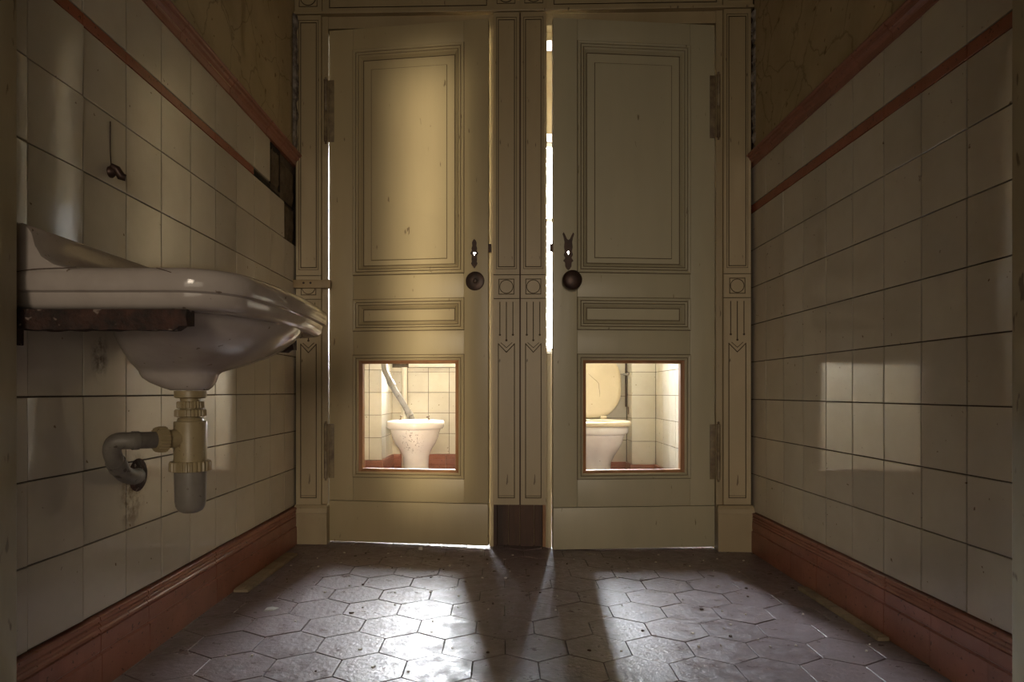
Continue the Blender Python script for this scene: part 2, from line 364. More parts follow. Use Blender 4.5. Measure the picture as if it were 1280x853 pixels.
# doorway the camera looks through
for name, a, b, lab in (('trim_5', (-1.15, 0.93, 0), (-0.798, 1.06, 2.25), 'cream painted doorway jamb at the near end of the basin wall'),
                        ('trim_6', (0.909, 1.02, 0), (1.30, 1.15, 2.25), 'dark cream doorway jamb at the near end of the bare tiled wall')):
    mb = MB(); mb.box((a[0], a[1], -0.02), b, 0, 0.004)
    tag(mb.build(name, 'jamb', smooth=40), lab, 'doorway jamb', kind='structure')
mb = MB(); mb.box((-1.15, 0.96, 2.25), (1.30, 1.12, 3.0))
tag(mb.build('wall_front', 'plaster'), 'plaster wall above the near doorway', 'wall', kind='structure')

# ------------------------------------------------------------------ door surround (local frame: x along the wall, -y towards the washroom)
surround = empty('trim_7', (XL, YB_L, 0), (0, 0, WA))
tag(surround, 'cream carved door surround with pilasters framing both closet doors', 'door surround', kind='structure')
WL = 1.8336
def bar(mb, p, q, wd, y0, y1):
    (x0, z0), (x1, z1) = p, q
    d = Vector((x1 - x0, z1 - z0)).normalized() * (wd / 2); n = Vector((-d.y, d.x))
    a = [(x0 - d.x + n.x, z0 - d.y + n.y), (x1 + d.x + n.x, z1 + d.y + n.y), (x1 + d.x - n.x, z1 + d.y - n.y), (x0 - d.x - n.x, z0 - d.y - n.y)]
    mb.prism(a, 'y', y0, y1)
def loop(mb, pts, wd, y0, y1):
    for p, q in zip(pts, pts[1:] + pts[:1]): bar(mb, p, q, wd, y0, y1)
def circle(mb, cx, cz, r, wd, y0, y1, seg=28):
    o = [[], [], [], []]
    for i in range(seg):
        a = 2 * PI * i / seg; c, s_ = math.cos(a), math.sin(a)
        for q, (rr, yy) in enumerate(((r - wd / 2, y0), (r + wd / 2, y0), (r + wd / 2, y1), (r - wd / 2, y1))): o[q].append((cx + rr * c, yy, cz + rr * s_))
    mb.loft(o + [o[0]], 0, False, False)
PD = 0.018
def pilaster(u0, u1, zb, name='pilaster'):
    W_ = u1 - u0; c = W_ / 2; e = 0.19 * W_
    mb = MB(); mb.box((0, -PD, zb), (W_, 0.02, 2.138), 0)
    o = mb.build(name, ['casing', 'groove_dark'])
    k = MB(); F0, F1 = -PD - 0.01, -PD + 0.004
    loop(k, [(e, 1.120), (W_ - e, 1.120), (W_ - e, 2.108), (e, 2.108)], 0.0035, F0, F1)
    loop(k, [(e - .008, 1.112), (W_ - e + .008, 1.112), (W_ - e + .008, 2.118), (e - .008, 2.118)], 0.002, F0, F1 - 0.001)
    for z in (1.088, 0.993): bar(k, (-0.01, z), (W_ + 0.01, z), 0.003, F0, F1)
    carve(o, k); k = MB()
    h = 0.030
    loop(k, [(c - h, 1.0405 - h), (c + h, 1.0405 - h), (c + h, 1.0405 + h), (c - h, 1.0405 + h)], 0.003, F0, F1)
    for dx, zl in ((-0.026, 0.848), (0, 0.826), (0.026, 0.848)):
        bar(k, (c + dx, zl), (c + dx, 0.978), 0.0035, F0, F1)
        k.prism([(c + dx + 0.0045 * math.cos(a * PI / 5), zl + 0.0045 * math.sin(a * PI / 5)) for a in range(10)], 'y', F0, F1 + 0.002)
    zp = zb + 0.028
    loop(k, [(e, zp), (W_ - e, zp), (W_ - e, 0.812), (c, 0.778), (e, 0.812)], 0.0035, F0, F1)
    bar(k, (e, zp + 0.008), (W_ - e, zp + 0.008), 0.002, F0, F1)
    bar(k, (c - 0.022, 0.816), (c, 0.796), 0.0025, F0, F1); bar(k, (c, 0.796), (c + 0.022, 0.816), 0.0025, F0, F1)
    carve(o, k); k = MB()
    circle(k, c, 1.0405, 0.0265, 0.003, F0, F1)
    carve(o, k)
    o.parent = surround; o.location = (u0, 0, 0)
    return o
pilaster(0.006, 0.108, 0.165); pilaster(0.803, 0.9065, 0.168); pilaster(0.9125, 1.012, 0.168); pilaster(1.716, 1.823, 0.172)
# plinth blocks under the outer pilasters
for u0, u1, zt in ((0.000, 0.136, 0.165), (1.690, 1.8335, 0.170)):
    mb = MB()
    mb.box((u0, -0.034, -0.02), (u1, 0.02, zt - 0.030), 0, 0.002)
    mb.loft([[(u0, -0.034, zt - 0.030), (u1, -0.034, zt - 0.030), (u1, 0.02, zt - 0.030), (u0, 0.02, zt - 0.030)],
             [(u0, -0.030, zt - 0.014), (u1, -0.030, zt - 0.014), (u1, 0.02, zt - 0.014), (u0, 0.02, zt - 0.014)],
             [(u0 + .004, -0.024, zt), (u1 - .004, -0.024, zt), (u1 - .004, 0.02, zt), (u0 + .004, 0.02, zt)]])
    mb.build('plinth_block', 'casing', surround)
# bare boards where the plinths of the middle post are gone
for u0, u1, y0, m in ((0.792, 0.818, -0.004, 'wood'), (0.818, 0.862, 0.010, 'wood'), (0.864, 0.908, 0.002, 'wood'), (0.910, 0.965, -0.001, 'wood'), (0.967, 1.000, 0.006, 'wood'), (1.000, 1.020, -0.004, 'rawwood')):
    mb = MB(); mb.box((u0, y0, -0.02), (u1, 0.04, 0.168), 0, 0.002)
    tag(mb.build('bare_board', m, surround), 'bare brown board where the plinth is missing')
# jamb linings of the two openings and the middle post behind the pilasters
for u0, u1, z1 in ((0.108, 0.1325, 2.14), (0.800, 0.8035, 2.14), (1.0118, 1.017, 2.14), (1.690, 1.716, 2.14)):
    mb = MB(); mb.box((u0, -0.004, -0.02), (u1, 0.13, z1), 0, 0.001); mb.build('jamb_lining', 'casing', surround)
mb = MB(); mb.box((-0.03, 0.021, 0.0), (0.108, 0.13, 2.14)); mb.box((1.716, 0.021, 0.0), (1.87, 0.13, 2.14)); mb.build('leak_filler', 'wood', surround)  # filler boards added behind the outer pilasters to seal light leaks
for u0, u1, z1 in ((0.7862, 0.8035, 2.10), (1.0118, 1.0165, 2.10), (1.0165, 1.0355, 0.775)):
    mb = MB(); mb.box((u0, -0.015, -0.02), (u1, 0.085, z1), 0, 0.001); mb.build('door_stop', 'casing', surround)
mb = MB(); mb.box((0.8035, 0.021, 0.0), (1.0118, 0.13, 2.14)); mb.build('middle_post', 'casing', surround)
mb = MB(); mb.box((0.9065, -0.012, 0.168), (0.9125, 0.021, 2.138)); mb.build('joint_fillet', 'wood', surround)
# head rail, frieze and rosette blocks
mb = MB()
for a, b in ((0.108, 0.8035), (1.0118, 1.716)):
    mb.box((a, 0.0, 2.093), (b, 0.13, 2.150), 0, 0.002); mb.box((a, 0.050, 2.060), (b, 0.13, 2.095), 0, 0.002)  # rear bar added behind the door heads to block light
mb.build('head_rail', 'casing', surround)
mb = MB(); mb.box((0.0, -0.010, 2.140), (WL, 0.13, 2.40)); mb.box((0.0, -0.026, 2.140), (WL, 0.0, 2.150), 0, 0.002)
o = mb.build('frieze', ['casing', 'groove_dark'])
k = MB()
for a, b in ((0.14, 0.775), (1.045, 1.69)): loop(k, [(a, 2.172), (b, 2.172), (b, 2.37), (a, 2.37)], 0.004, -0.02, -0.005)
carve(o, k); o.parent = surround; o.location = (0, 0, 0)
for u0, u1 in ((0.003, 0.112), (0.799, 0.9075), (0.9115, 1.016), (1.712, 1.827)):
    W_ = u1 - u0; c = W_ / 2
    mb = MB(); mb.box((0, -0.024, 2.150), (W_, 0.0, 2.262))
    o = mb.build('rosette_block', ['casing', 'groove_dark']); k = MB()
    loop(k, [(c - .036, 2.17), (c + .036, 2.17), (c + .036, 2.242), (c - .036, 2.242)], 0.003, -0.04, -0.020)
    carve(o, k); k = MB(); circle(k, c, 2.206, 0.031, 0.004, -0.04, -0.020); carve(o, k)
    o.parent = surround; o.location = (u0, 0, 0)
mb = MB(); mb.box((0, -0.03, 2.40), (WL, 0.13, 2.44), 0, 0.006); mb.build('cornice', 'casing', surround)
mb = MB(); mb.box((-0.01, 0.0, 2.44), (WL + 0.01, 0.13, 3.0))
o = mb.build('wall_back', 'plaster', loc=(XL, YB_L, 0), rot=(0, 0, WA)); tag(o, 'plaster wall above the carved door surround', 'wall', kind='structure')
# ragged plaster edges beside the outer pilasters
def ragged(name, X, n, y, z0, z1, lab, wmax):
    mb = MB(); a = []; b = []; N_ = 90
    for i in range(N_ + 1):
        z = z0 + (z1 - z0) * i / N_
        e = wmax * (0.45 + 0.55 * noise.noise(Vector((X * 9, 3.1, z * 26))) + 0.35 * noise.noise(Vector((X, 7.7, z * 90))))
        e = max(0.001, e)
        a.append([(X - n * 0.004, y, z), (X + n * e, y - 0.004, z), (X + n * e * 0.6, y - 0.022, z), (X - n * 0.004, y - 0.035, z)])
    mb.loft(a)
    return tag(mb.build(name, 'white_plaster'), lab, 'plaster edge', kind='structure')
ragged('trim_8', XL + 0.008, 1, 2.596, 1.585, 2.13, 'broken plaster edge beside the pilaster on the basin side', 0.012)
ragged('trim_9', XR + 0.003, -1, 2.556, 1.565, 2.125, 'broken white plaster edge beside the pilaster on the bare wall side', 0.022)

# ------------------------------------------------------------------ doors (local x from the hinge to the latch edge, -y towards the washroom)
DW, DH, DT = 0.652, 2.088, 0.038
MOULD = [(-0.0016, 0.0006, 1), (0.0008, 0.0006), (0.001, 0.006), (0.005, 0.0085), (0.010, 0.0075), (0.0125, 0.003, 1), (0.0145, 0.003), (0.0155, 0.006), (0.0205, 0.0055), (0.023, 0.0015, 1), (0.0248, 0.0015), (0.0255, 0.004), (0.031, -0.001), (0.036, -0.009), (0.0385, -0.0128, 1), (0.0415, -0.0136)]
def make_door(name, hinge_u, flip, ang, m, lab, z0):
    root = MB()
    def B(x0, x1, za, zb, y0=0.0, y1=DT): root.box((x0, y0, za), (x1, y1, zb), 0, 0.0012)
    xa, xb = 0.100, 0.556
    B(0, xa, z0 + 0.166, DH); B(xb, DW, z0 + 0.166, DH)
    for za, zb in ((z0 + 0.166, 0.275), (0.768, 0.865), (0.992, 1.090), (2.002, DH)): B(xa + 0.0006, xb - 0.0006, za, zb, 0.0002)
    o = root.build(name, m, smooth=35)
    bb = MB(); bb.box((0.0, -0.0015, z0), (DW, DT, z0 + 0.164), 0, 0.002); bb.build('bottom_board', m, o, 35)
    # moulded surrounds
    for za, zb in ((1.090, 2.002), (0.865, 0.992)):
        k = MB(); k.ring(xa, xb, za, zb, MOULD); k.build('moulding', [m, 'groove_dark'], o)
    # upper raised panel and small middle panel
    p = MB(); p.box((xa, 0.014, 1.09), (xb, 0.026, 2.002))
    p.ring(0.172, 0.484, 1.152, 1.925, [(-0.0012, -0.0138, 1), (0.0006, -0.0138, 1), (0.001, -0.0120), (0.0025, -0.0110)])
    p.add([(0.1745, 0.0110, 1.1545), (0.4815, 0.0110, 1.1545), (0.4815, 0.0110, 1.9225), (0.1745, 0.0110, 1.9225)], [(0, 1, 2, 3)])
    p.build('upper_panel', [m, 'groove_dark'], o)
    p = MB(); p.box((xa, 0.014, 0.865), (xb, 0.026, 0.992)); p.build('middle_panel', m, o)
    # lower opening: frame with its panel cut away, raw wood inside
    f = MB(); f.ring(xa, xb, 0.275, 0.768, MOULD[:7] + [(0.017, 0.005), (0.021, 0.003), (0.0235, -0.004)])
    f.build('opening_moulding', [m, 'groove_dark'], o)
    f = MB(); f.ring(xa + 0.022, xb - 0.022, 0.295, 0.748, [(-0.018, -DT), (-0.018, -0.003), (0.0, -0.002), (0.011, -0.006), (0.0145, -0.010), (0.0145, -DT + 0.004), (0.010, -DT), (-0.018, -DT)])
    tag(f.build('opening_lining', 'rawwood', o), 'raw orange wood lining where the lower panel is cut out')
    # hinges
    for zc, ln in ((1.76, 0.25), (0.38, 0.22)):
        h = MB(); T = Matrix.Translation((-0.011, -0.009, zc - ln / 2))
        h.lathe([(0.002, -0.012), (0.006, -0.008), (0.0045, -0.003), (0.0085, 0.0), (0.0085, ln * 0.49), (0.0078, ln * 0.495), (0.0078, ln * 0.505), (0.0085, ln * 0.51), (0.0085, ln), (0.0045, ln + 0.003), (0.006, ln + 0.008), (0.002, ln + 0.012)], T, 14)
        h.box((-0.010, -0.003, zc - ln / 2), (0.020, 0.001, zc + ln / 2), 0, 0.001)
        h.build('hinge', 'hinge', o, 40)
    o.location = (0, 0, 0)
    # place in the wall frame
    u, v = hinge_u, 0.006
    base = Matrix.Translation((XL, YB_L, 0)) @ Matrix.Rotation(WA, 4, 'Z') @ Matrix.Translation((u, v, 0))
    if flip: o.matrix_world = base @ Matrix.Rotation(math.radians(ang), 4, 'Z') @ Matrix.Diagonal((-1, 1, 1, 1))
    else: o.matrix_world = base @ Matrix.Rotation(-math.radians(ang), 4, 'Z')
    return tag(o, lab, 'door', kind='structure')

def bake_flip(o):
    """turn the mirrored door into an unmirrored object by mirroring its meshes"""
    for x in [o] + list(o.children):
        x.data.transform(Matrix.Diagonal((-1, 1, 1, 1))); x.data.flip_normals()
    o.matrix_world = o.matrix_world @ Matrix.Diagonal((-1, 1, 1, 1))
d1 = make_door('door_1', 0.1348, False, 6.0, 'door', 'ajar cream panelled closet door next to the wash basin, lower panel cut out', 0.014)
d2 = make_door('door_2', 1.6878, True, 6.0, 'door_green', 'ajar greenish panelled closet door next to the bare tiled wall, lower panel cut out', 0.000)
bake_flip(d2)

def keyed_plate(pts, x, z, d, name, lab, sgn=1):
    mb = MB(); poly = [(x + sgn * a, z + b) for a, b in pts]
    mb.prism(poly, 'y', -0.0045, 0.0005)
    o = mb.build(name, 'iron'); k = MB()
    k.prism([(x + 0.0044 * math.cos(a * PI / 6), z + 0.0044 * math.sin(a * PI / 6)) for a in range(12)], 'y', -0.02, 0.02)
    k2 = MB(); k2.prism([(x - 0.0016, z - 0.014), (x + 0.0016, z - 0.014), (x + 0.0016, z), (x - 0.0016, z)], 'y', -0.02, 0.02)
    carve(o, k, 0); carve(o, k2, 0); o.parent = d; o['label'] = lab
    # the keyhole goes right through the door
    k = MB(); k.box((x - (0.0135 if d is d1 else 0.0045), -0.001, z - 0.006), (x + (0.0045 if d is d1 else 0.0135), 0.06, z + 0.016))
    mw = d.matrix_world.copy(); ch = list(d.children)
    d.matrix_world = Matrix.Identity(4)
    md = d.modifiers.new('b', 'BOOLEAN'); me = bpy.data.meshes.new('k'); me.from_pydata(k.v, [], k.f); c = bpy.data.objects.new('k', me); C.objects.link(c)
    md.object = c; md.operation = 'DIFFERENCE'; md.solver = 'EXACT'; bpy.context.view_layer.update()
    d.data = bpy.data.meshes.new_from_object(d.evaluated_get(bpy.context.evaluated_depsgraph_get())); d.modifiers.clear(); bpy.data.objects.remove(c)
    d.matrix_world = mw
    return o
half = [(0, 0.056), (0.006, 0.050), (0.009, 0.042), (0.008, 0.030), (0.011, 0.020), (0.010, 0.010), (0.016, 0.0), (0.010, -0.010), (0.011, -0.024), (0.010, -0.034), (0.013, -0.040), (0.009, -0.048), (0.004, -0.054), (0, -0.060)]
keyed_plate(half + [(-a, b) for a, b in half[-2:0:-1]], 0.598, 1.166, d1, 'escutcheon', 'dark pointed keyhole plate')
horn = [(0, 0.048), (0.006, 0.052), (0.013, 0.068), (0.019, 0.078), (0.023, 0.072), (0.018, 0.056), (0.015, 0.040), (0.017, 0.020), (0.014, 0.004), (0.018, -0.010), (0.012, -0.022), (0.020, -0.034), (0.013, -0.040), (0.012, -0.056), (0.006, -0.066), (0, -0.070)]
keyed_plate(horn + [(-a, b) for a, b in horn[-2:0:-1]], -0.5925, 1.168, d2, 'escutcheon', 'dark horned keyhole plate')
R90 = Matrix.Rotation(PI / 2, 4, 'X')     # lathe axis -> -y
mb = MB()
mb.lathe([(0.003, 0.010), (0.007, 0.0095), (0.009, 0.006), (0.014, 0.0065), (0.030, 0.005), (0.036, 0.003), (0.038, -0.0005)], Matrix.Translation((0.600, 0, 1.057)) @ R90, 36)
mb.build('handle_rose', 'iron', d1, 40)['label'] = 'dark round rose missing its handle'
mb = MB()
mb.lathe([(0.016, 0.0), (0.011, 0.006), (0.010, 0.014), (0.020, 0.018), (0.032, 0.024), (0.0385, 0.034), (0.037, 0.044), (0.028, 0.050), (0.012, 0.053), (0.002, 0.0535)], Matrix.Translation((-0.583, 0, 1.054)) @ R90, 36)
mb.build('door_knob', 'iron', d2, 50)['label'] = 'dark round knob'
for d, s in ((d1, 1), (d2, -1)):
    mb = MB(); xs = sorted((s * (DW - 0.004), s * (DW + 0.011)))
    mb.box((xs[0], 0.008, 1.172), (xs[1], 0.022, 1.204), 0, 0.002)
    mb.build('latch_bolt', 'iron', d)

# turn latch screwed on the pilaster by the basin
t = empty('turn_latch', (XL, YB_L, 0), (0, 0, WA)); tag(t, 'small wooden turn latch screwed across the pilaster above the wash basin', 'latch')
mb = MB(); mb.box((-0.001, -0.036, 1.036), (0.150, -PD - 0.0005, 1.069), 0, 0.0025); mb.build('wooden_bar', 'latchwood', t, 40)
for u in (0.043, 0.071):
    mb = MB(); mb.lathe([(0.0045, 0.0), (0.0042, 0.0016), (0.002, 0.0022), (0.0, 0.0022)], Matrix.Translation((u, -0.0358, 1.056)) @ R90, 14); mb.build('screw', 'iron', t)

# ------------------------------------------------------------------ closets behind the doors
def wall_with_hole(mb, x0, x1, y0, y1, z1, hx0, hx1, hz0, hz1, mi=0):
    mb.box((x0, y0, 0), (hx0, y1, z1), mi); mb.box((hx1, y0, 0), (x1, y1, z1), mi)
    mb.box((hx0, y0, 0), (hx1, y1, hz0), mi); mb.box((hx0, y0, hz1), (hx1, y1, z1), mi)
YL, YR = 4.70, 4.35
LX0, LX1, LZ0, LZ1 = -0.56, -0.11, 0.838, 2.48
RX0, RX1, RZ0, RZ1 = 0.235, 0.51, 0.89, 2.36
ND = 0.14                                         # window niche depth
mb = MB()
wall_with_hole(mb, -1.15, 0.0, YL + 0.008, YL + 0.30, 3.0, LX0, LX1, LZ0, LZ1, 0)
tt = [0.165 + 0.15 * i for i in range(11)]
inwin = lambda u, v: LX0 - 0.01 < u < LX1 + 0.01 and v > LZ0 - 0.02
usl = steps(-1.0, -0.54 - 0.152 * 3, 0.152, -0.06)
tiles(mb, (0, YL, 0), (1, 0, 0), (0, 0, 1), (0, -1, 0), [u for u in usl], [0.165, 0.315, 0.465, 0.615, 0.765, 0.797], tilt=0.004)
tiles(mb, (0, YL, 0), (1, 0, 0), (0, 0, 1), (0, -1, 0), steps(-1.0, -0.85, 0.15, LX0 - 0.004), [0.822, 0.972, 1.122, 1.272, 1.422, 1.572], tilt=0.004)
mb.box((-1.15, YL, 1.574), (LX0, YL + 0.008, 3.0), 2); mb.box((LX1, YL, 0.824), (0.0, YL + 0.008, 3.0), 2); mb.box((LX0, YL, LZ1), (LX1, YL + 0.008, 3.0), 2)
tag(mb.build('wall_end', ['grout', 'tile', 'cream_wall']), 'cream tiled end wall of the closet with the seatless toilet', 'wall', kind='structure')
mb = MB(); mb.box((-0.68, YL - 0.035, 0.798), (LX1 + 0.07, YL, 0.836), 0, 0.004); mb.box((LX0, YL, 0.824), (LX1, YL + ND, 0.838))
tag(mb.build('trim_10', 'whitepipe', smooth=40), 'white window sill above the seatless toilet', 'window sill', kind='structure')
mb = MB()
wall_with_hole(mb, 0.10, 1.10, YR + 0.008, YR + 0.30, 3.0, RX0, RX1, RZ0, RZ1, 0)
tiles(mb, (0, YR, 0), (1, 0, 0), (0, 0, 1), (0, -1, 0), steps(0.14, 0.24, 0.15, 0.838), [0.145 + 0.1484 * i for i in range(6)], tilt=0.003)
mb.box((0.10, YR, 0.889), (RX0, YR + 0.008, 3.0), 2); mb.box((RX1, YR, 0.889), (1.0, YR + 0.008, 3.0), 2); mb.box((RX0, YR, RZ1), (RX1, YR + 0.008, 3.0), 2)
tag(mb.build('wall_far', ['grout', 'tile', 'cream_wall']), 'cream tiled end wall of the closet with the seated toilet', 'wall', kind='structure')
# window frames with frosted daylight panes
def window(name, x0, x1, z0, z1, y, m, lab):
    mb = MB(); fw = 0.035
    for a, b in (((x0, y, z0), (x0 + fw, y + .045, z1)), ((x1 - fw, y, z0), (x1, y + .045, z1)), ((x0, y, z0), (x1, y + .045, z0 + fw)), ((x0, y, z1 - fw), (x1, y + .045, z1)),
                 ((x0, y + .005, z0 + (z1 - z0) * .62), (x1, y + .04, z0 + (z1 - z0) * .62 + .03))):
        mb.box(a, b, 0, 0.003)
    o = mb.build(name, 'whitepipe', smooth=40)
    p = MB(); p.box((x0 + .01, y + .020, z0 + .01), (x1 - .01, y + .026, z1 - .01)); p.build('frosted_pane', m, o)['label'] = 'frosted pane lit by daylight'
    return tag(o, lab, 'window', kind='structure')
window('window_1', LX0, LX1, LZ0, LZ1, YL + ND, 'daylight_l', 'tall frosted window over the seatless toilet')
window('window_2', RX0, RX1, RZ0, RZ1, YR + ND, 'daylight_r', 'tall frosted window over the seated toilet')
# boxed pipe casing in each closet
mb = MB(); mb.box((-1.15, 4.288, 0), (-0.811, YL + 0.008, 3.0), 0)
tiles(mb, (0, 4.28, 0), (1, 0, 0), (0, 0, 1), (0, -1, 0), steps(-1.0, -0.885, 0.15, -0.803), tt, tilt=0.004)
tiles(mb, (-0.803, 0, 0), (0, 1, 0), (0, 0, 1), (1, 0, 0), steps(4.28, 4.43, 0.15, YL), tt, tilt=0.004)
mb.box((-1.15, 4.28, 1.665), (-0.803, YL, 3.0), 2)
tag(mb.build('wall_casing', ['grout', 'tile', 'cream_wall']), 'tiled pipe casing beside the seatless toilet', 'wall', kind='structure')
mb = MB(); mb.box((0.848, 4.188, 0), (1.10, YR + 0.008, 3.0), 0)
tiles(mb, (0, 4.18, 0), (1, 0, 0), (0, 0, 1), (0, -1, 0), [0.84, XR], [0.148 + 0.15 * i for i in range(11)], tilt=0.003)
tiles(mb, (0.84, 0, 0), (0, 1, 0), (0, 0, 1), (-1, 0, 0), steps(4.18, 4.33, 0.15, YR), [0.148 + 0.15 * i for i in range(11)], tilt=0.003)
mb.box((0.84, 4.18, 1.648), (1.10, YR, 3.0), 2)
tag(mb.build('wall_return', ['grout', 'tile', 'cream_wall']), 'tiled pipe casing beside the seated toilet', 'wall', kind='structure')
# closet side walls
mb = MB(); mb.box((-1.25, 2.66, 0), (-1.008, 5.0, 3.0), 0)
tiles(mb, (-1.0, 0, 0), (0, 1, 0), (0, 0, 1), (1, 0, 0), steps(2.76, 2.93, 0.15, 4.288), tt, tilt=0.003); mb.box((-1.008, 2.66, 1.665), (-1.0, 4.7, 3.0), 2)
mb.box((-1.25, 2.66, 0), (-0.72, 2.755, 3.0), 2)
tag(mb.build('wall_outer', ['grout', 'tile', 'cream_wall']), 'tiled side wall of the closet beyond the basin side door', 'wall', kind='structure')
mb = MB(); mb.box((XR + 0.008, 2.62, 0), (1.25, 4.7, 3.0), 0)
tiles(mb, (XR, 0, 0), (0, 1, 0), (0, 0, 1), (-1, 0, 0), steps(2.70, 2.80, 0.15, 4.18), [0.148 + 0.15 * i for i in range(11)], tilt=0.0022)
mb.box((XR, 2.70, 1.648), (XR + 0.008, 4.4, 3.0), 2)
tag(mb.build('wall_side', ['grout', 'tile', 'cream_wall']), 'tiled side wall of the closet beyond the bare wall side door', 'wall', kind='structure')
mb = MB(); mb.box((-0.04, 2.735, 0), (0.13, 5.0, 3.0), 0)
tag(mb.build('wall_partition', ['cream_wall']), 'cream partition wall between the two toilet closets', 'wall', kind='structure')
# closet skirting
def skirt_run(name, pa, pb, n, h, lab):
    mb = MB(); pa, pb, n = Vector(pa), Vector(pb), Vector(n); L_ = (pb - pa).length; d = (pb - pa).normalized()
    us = steps(0, 0.09, 0.15, L_)
    for a, b in zip(us[:-1], us[1:]):
        mb.loft([[pa + d * (t) + n * dd + Vector((0, 0, z)) for dd, z in skirt(h)] for t in (a + .0007, b - .0007)])
    tag(mb.build(name, 'terracotta'), lab, 'baseboard', kind='structure')
skirt_run('baseboard_end', (-0.803, YL, 0), (-0.05, YL, 0), (0, -1, 0), 0.165, 'terracotta skirting behind the seatless toilet')
skirt_run('baseboard_corner', (-0.803, YL, 0), (-0.803, 4.268, 0), (1, 0, 0), 0.165, 'terracotta skirting on the casing return by the seatless toilet')
skirt_run('baseboard_casing', (-1.0, 4.28, 0), (-0.79, 4.28, 0), (0, -1, 0), 0.165, 'terracotta skirting on the casing by the seatless toilet')
skirt_run('baseboard_far', (0.14, YR, 0), (0.84, YR, 0), (0, -1, 0), 0.148, 'terracotta skirting behind the seated toilet')
skirt_run('baseboard_return', (0.828, 4.18, 0), (XR, 4.18, 0), (0, -1, 0), 0.148, 'terracotta skirting on the casing by the seated toilet')
skirt_run('baseboard_reveal', (0.84, 4.18, 0), (0.84, YR, 0), (-1, 0, 0), 0.148, 'short terracotta skirting on the casing return by the seated toilet')
skirt_run('baseboard_side', (XR, 2.75, 0), (XR, 4.18, 0), (-1, 0, 0), 0.148, 'terracotta skirting along the side wall of the seated toilet closet')

# ------------------------------------------------------------------ toilets
def ell(cx, cy, rx, ry, z, n=40, p=2.0, egg=0.0):
    out = []
    for i in range(n):
        a = 2 * PI * i / n; c, s_ = math.cos(a), math.sin(a)
        x = rx * math.copysign(abs(c) ** (2 / p), c); yy = ry * math.copysign(abs(s_) ** (2 / p), s_)
        x *= 1 + egg * (yy / ry)
        out.append((cx + x, cy + yy, z))
    return out
def toilet(name, x, yf, zt, m, lab):
    """yf = y of the front of the rim"""
    t = empty(name, (x, yf + 0.24, fz(x))); tag(t, lab, 'toilet')
    o = MB()
    cy = 0.0
    R_ = [ell(0, .03, .118, .20, 0), ell(0, .03, .112, .19, .015), ell(0, .03, .092, .155, .05), ell(0, .02, .080, .135, .12), ell(0, .02, .084, .14, .19), ell(0, .01, .103, .165, .235),
          ell(0, .0, .128, .19, .275), ell(0, -.005, .147, .208, .315), ell(0, -.005, .158, .22, .355), ell(0, -.003, .162, .224, zt - .058),
          ell(0, 0, .166, .226, zt - .052), ell(0, 0, .180, .236, zt - .048), ell(0, 0, .186, .240, zt - .038), ell(0, 0, .186, .240, zt - .012), ell(0, 0, .181, .236, zt - .002), ell(0, 0, .170, .226, zt),
          ell(0, -.01, .140, .185, zt - .001), ell(0, -.01, .132, .176, zt - .012), ell(0, -.01, .136, .18, zt - .05), ell(0, 0, .118, .155, zt - .12), ell(0, .02, .08, .10, zt - .18), ell(0, .04, .045, .05, zt - .215)]
    o.loft(R_)
    o.build('bowl', m, t, 60)
    b = MB(); b.box((-.10, .16, zt - .13), (.10, .262, zt - .004), 0, 0.02); b.build('rear_deck', m, t, 60)
    return t
t1 = toilet('toilet', -0.569, 3.985, 0.425, 'toilet_stained', 'stained white toilet without a seat seen through the basin side door')
for dx, dy, h, tilt in ((-0.118, 0.12, 0.022, 0.3), (0.075, 0.13, 0.020, -0.4)):
    mb = MB(); mb.lathe([(0.012, 0), (0.012, 0.004), (0.006, 0.006), (0.006, h), (0.013, h), (0.013, h + 0.007), (0.003, h + 0.009)], Matrix.Translation((dx, dy, 0.423)) @ Matrix.Rotation(tilt, 4, 'Y'), 12)
    mb.build('seat_bolt', 'hinge', t1, 40)
t2 = toilet('toilet.001', 0.59, 3.755, 0.420, 'porcelain', 'white toilet with raised yellowed lid seen through the bare wall side door')
mb = MB()
oz = 0.421
outer = lambda s_, z: ell(0, 0, .202 - s_, .245 - s_, z, 48, 2.2)
inner = lambda s_, z: ell(0, -.01, .128 + s_, .165 + s_, z, 48, 2.1)
rings = [outer(.004, oz), outer(0, oz + .006), outer(0, oz + .018), outer(.006, oz + .026), outer(.03, oz + .028), inner(.012, oz + .027), inner(0, oz + .020), inner(.002, oz), outer(.004, oz)]
mb.loft(rings, 0, False, False); st = mb.build('seat', 'seat', t2, 50)
lid = MB(); LT = Matrix.Translation((0, .262, oz + .03)) @ Matrix.Rotation(math.radians(-6), 4, 'X')
def lidring(s_, yy): return [LT @ Vector((px, yy, pz + .225)) for px, pz, _ in ell(0, 0, .203 - s_, .225 - s_, 0, 48, 2.3)]
lid.loft([lidring(.010, .022), lidring(.0, .018), lidring(0, .006), lidring(.006, 0), lidring(.03, -.002), lidring(.12, -.003)]); ld = lid.build('lid', 'seat', t2, 50)
ck = MB()
pts = [(-.02, .30), (.005, .275), (.035, .25), (.05, .232), (.052, .20), (.056, .17), (.055, .14)]
ck.tube([LT @ Vector((a, -.0025, b)) for a, b in pts], [.0006, .0012, .0014, .0012, .0014, .0012, .0006], 6); ck.build('lid_crack', 'crack', ld)['label'] = 'dark crack across the lid'
for dx in (-.075, .075):
    mb = MB(); mb.lathe([(.013, -.02), (.014, -.018), (.014, .018), (.013, .02)], Matrix.Translation((dx, .245, oz + .034)) @ Matrix.Rotation(PI / 2, 4, 'Y'), 16); mb.build('lid_hinge', 'seat', st, 40)

